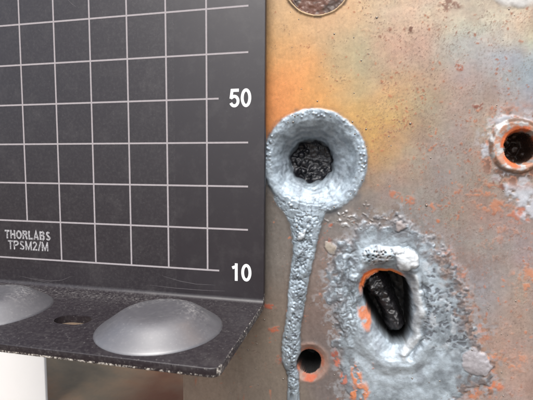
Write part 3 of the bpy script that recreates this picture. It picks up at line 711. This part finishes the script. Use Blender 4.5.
me2 = bpy.data.meshes.new_from_object(body.evaluated_get(dg)); me2.name = 'bent_panel'
body.modifiers.clear(); body.data = me2
for o in tmp: bpy.data.objects.remove(o)
me2.materials.clear(); me2.materials.append(M_BLACK)
me2.polygons.foreach_set('use_smooth', [True] * len(me2.polygons)); me2.set_sharp_from_angle(angle=math.radians(24))
body.parent = screen; body.location = -screen.location
for k, (cx, cy) in enumerate(DISH):
    bme = lathe(cx, cy, boss_profile(k == 1)); bme.polygons.foreach_set('use_smooth', [True] * len(bme.polygons)); bme.set_sharp_from_angle(angle=math.radians(50))
    bme.name = 'raised_boss'; link('raised_boss', bme, M_BOSS, screen)

# printed lines, each a thin film of ink on the panel
m_line, nt, b = mat_new('grey_white_ink'); co = mm_coords(nt)
nn = noise(nt, co, 1.5, 5, 0.7)
nt.links.new(mix(nt, nn, (0.25, 0.225, 0.235), (0.43, 0.395, 0.405)), b.inputs['Base Color']); b.inputs['Roughness'].default_value = 0.55
m_num = simple('white_ink', (0.86, 0.86, 0.86), 0.5, 0.05)
def film(name, x0, z0, x1, z1, th=0.025, m=m_line):
    v = [(x0, -th, z0), (x1, -th, z0), (x1, -th, z1), (x0, -th, z1), (x0, -0.004, z0), (x1, -0.004, z0), (x1, -0.004, z1), (x0, -0.004, z1)]
    return link(name, mesh_from(name, v, [(0, 1, 2, 3), (4, 5, 1, 0), (5, 6, 2, 1), (6, 7, 3, 2), (7, 4, 0, 3)], False), m, screen)
LW = 0.20
for z in range(10, 110, 10):
    film('grid_line', XL + 1.5, z - LW, 12.8 - 0 if False else (2.9 if z in (10, 50, 100) else 9.9), z + LW, 0.025)
for x in range(0, -80, -10):
    film('grid_line', x - LW, 20 - LW if x <= -50 else 10 - LW, x + LW, 106, 0.032)

def ell(cx, cy, rx, ry, a0, a1, n=14):
    return [(cx + rx * math.cos(math.radians(a0 + (a1 - a0) * i / n)), cy + ry * math.sin(math.radians(a0 + (a1 - a0) * i / n))) for i in range(n + 1)]
# letters as strokes in a box one unit high: (advance width, centre lines); stroke ends are square
def glyphs(w):
    h = w / 2
    return {
    '0': (0.60, [ell(.30, .5, .30 - h, .5 - h, 90, 450, 30)]),
    '1': (0.60, [[(.36, 0), (.36, 1)], [(.36 - h + .02, .80), (.12, .73)]]),
    '5': (0.60, [[(.55, 1 - h), (.155, 1 - h), (.09, .47)] , [(.085, .50)] + ell(.285, .34, .30 - h, .34 - h, 128, -158, 20)]),
    '2': (0.60, [ell(.29, .70, .27 - h, .30 - h, 170, -25, 14) + [(.10, h), (.56, h)]]),
    'T': (0.62, [[(0, 1 - h), (.62, 1 - h)], [(.31, 0), (.31, 1 - h)]]),
    'H': (0.68, [[(h, 0), (h, 1)], [(.68 - h, 0), (.68 - h, 1)], [(h, .52), (.68 - h, .52)]]),
    'O': (0.76, [ell(.38, .5, .38 - h, .5 - h, 90, 450, 30)]),
    'R': (0.68, [[(h, 0), (h, 1 - h), (.40, 1 - h)] + ell(.42, .745, .24 - h * .8, .255 - h, 90, -90, 10) + [(h, .49 )], [(.42, .48), (.60, 0)]]),
    'L': (0.56, [[(h, 1), (h, h), (.56, h)]]),
    'A': (0.70, [[(h * .8, 0), (.35, 1 - h * .4), (.70 - h * .8, 0)], [(.15, .30), (.55, .30)]]),
    'B': (0.68, [[(.40, .52), (h, .52), (h, 1 - h), (.40, 1 - h)] + ell(.40, .75, .22 - h * .8, .25 - h, 90, -90, 10), [(h, .52), (h, h), (.42, h)] + ell(.42, .275, .25 - h * .8, .275 - h, -90, 90, 10)]),
    'S': (0.64, [ell(.32, .735, .27 - h, .265 - h, 20, 250, 14) + ell(.32, .265, .30 - h, .265 - h, 75, -160, 14)]),
    'P': (0.64, [[(h, 0), (h, 1 - h), (.38, 1 - h)] + ell(.38, .72, .25 - h * .8, .28 - h, 90, -90, 10) + [(h, .44)]]),
    'M': (0.80, [[(h, 0), (h, 1)], [(h * 1.1, 1 - h), (.40, .12), (.80 - h * 1.1, 1 - h)], [(.80 - h, 0), (.80 - h, 1)]]),
    '/': (0.34, [[(.02, -.02), (.32, 1.02)]])}
def text(body_, x, z, size, w=0.17, sx=1.0, gap=0.09, mat=m_num, name='printed_number', th=0.03, label=None):
    """flat print made of mitred stroke ribbons, centred on (x, z) of the panel"""
    G = glyphs(w); vs = []; fs = []; pen = 0; k = 0
    for ch in body_:
        adv, strokes = G[ch]
        for st_ in strokes:
            p = np.array(st_, float); n = len(p); closed = np.allclose(p[0], p[-1])
            d = np.diff(p, axis=0); d /= np.linalg.norm(d, axis=1)[:, None] + 1e-9
            b0 = len(vs); y = -th - 0.0012 * (k % 4); k += 1
            for i in range(n):
                if closed and i in (0, n - 1): a, b_ = d[-1], d[0]
                else: a, b_ = d[max(i - 1, 0)], d[min(i, n - 2)]
                t = a + b_; t /= np.linalg.norm(t) + 1e-9; nn_ = np.array([-t[1], t[0]]); ml = w / 2 / max(0.45, float(nn_ @ np.array([-a[1], a[0]])))
                for sg in (-1, 1):
                    c_ = p[i] + nn_ * ml * sg; vs.append(((c_[0] + pen) * size * sx, y, c_[1] * size))
            fs += [(b0 + 2 * i, b0 + 2 * i + 2, b0 + 2 * i + 3, b0 + 2 * i + 1) for i in range(n - 1)]
        pen += adv + gap
    pen -= gap
    vs = [(a - pen * size * sx / 2 + x, y, c_ - size / 2 + z) for a, y, c_ in vs]
    return tag(link(name, mesh_from(name, vs, fs, False), mat, screen), label)
p50 = at(240.3, 98.0, 0); p10 = at(240.8, 272.3, 0)
text('50', p50[0], p50[2], 4.15, 0.168, 0.98, 0.06, label='white printed number 50')
text('10', p10[0], p10[2], 4.15, 0.168, 0.98, 0.06, label='white printed number 10')
m_lbl, nt, b = mat_new('worn_label_ink'); co = mm_coords(nt)
nt.links.new(ramp(nt, noise(nt, co, 2.2, 5, 0.75), [(0.38, (0.07, 0.065, 0.07)), (0.52, (0.36, 0.35, 0.36)), (0.7, (0.56, 0.55, 0.56))]), b.inputs['Base Color']); b.inputs['Roughness'].default_value = 0.6
pa = at(27.5, 235, 0); pb = at(28, 245.6, 0)
text('THORLABS', pa[0], pa[2], 2.3, 0.205, 1.02, 0.10, m_lbl, 'printed_name', label='white maker name THORLABS')
text('TPSM2/M', pb[0], pb[2], 2.4, 0.165, 1.03, 0.10, m_lbl, 'printed_name', label='white part number TPSM2/M')

# fine scratches in the coating near the bend
m_scr = simple('bare_scratch', (0.12, 0.11, 0.115), 0.4, 0.5, 1.0)
def scratch(pts, w):
    vs = []; fs = []
    for i, (x, z) in enumerate(pts):
        k = w * math.sin(math.pi * (i + 0.35) / (len(pts) - 0.3)); vs += [(x, -0.012, z - k), (x, -0.012, z + k)]
    for i in range(len(pts) - 1): fs.append((2 * i, 2 * i + 2, 2 * i + 3, 2 * i + 1))
    link('scratch', mesh_from('scratch', vs, fs, False), m_scr, screen)
for s_ in ([(150, 285), (175, 288), (200, 290), (225, 291)], [(163, 276), (180, 281), (196, 284), (215, 285)], [(33, 278), (50, 281), (62, 280), (72, 276)], [(20, 276), (38, 280), (52, 283)], [(172, 22), (174, 25)], [(68, 0), (72, 4), (76, 7)]):
    scratch([(at(u, v, 0)[0], at(u, v, 0)[2]) for u, v in s_], 0.05)

# ------------------------------------------------------------------ white card standing behind the screen on the left
m_white = simple('white_card', (0.74, 0.73, 0.715), 0.6, 0.02, 0.2, 0.03)
YB = 42.0; xr = at(46, 378, YB)[0]
bm = bmesh.new(); bmesh.ops.create_cube(bm, size=1)
for v in bm.verts: v.co = Vector(((v.co.x * 90) * S, v.co.y * 1.2 * S, (v.co.z * 84 + 42) * S))
bmesh.ops.bevel(bm, geom=bm.edges[:], offset=0.25 * S, segments=2, affect='EDGES', profile=0.5)
me = bpy.data.meshes.new('white_card'); bm.to_mesh(me); bm.free()
card = link('white_card', me, m_white); card.location = Vector((xr - 45, YB, GZ)) * S
tag(card, 'plain white card standing behind the black screen at the lower left', 'card')
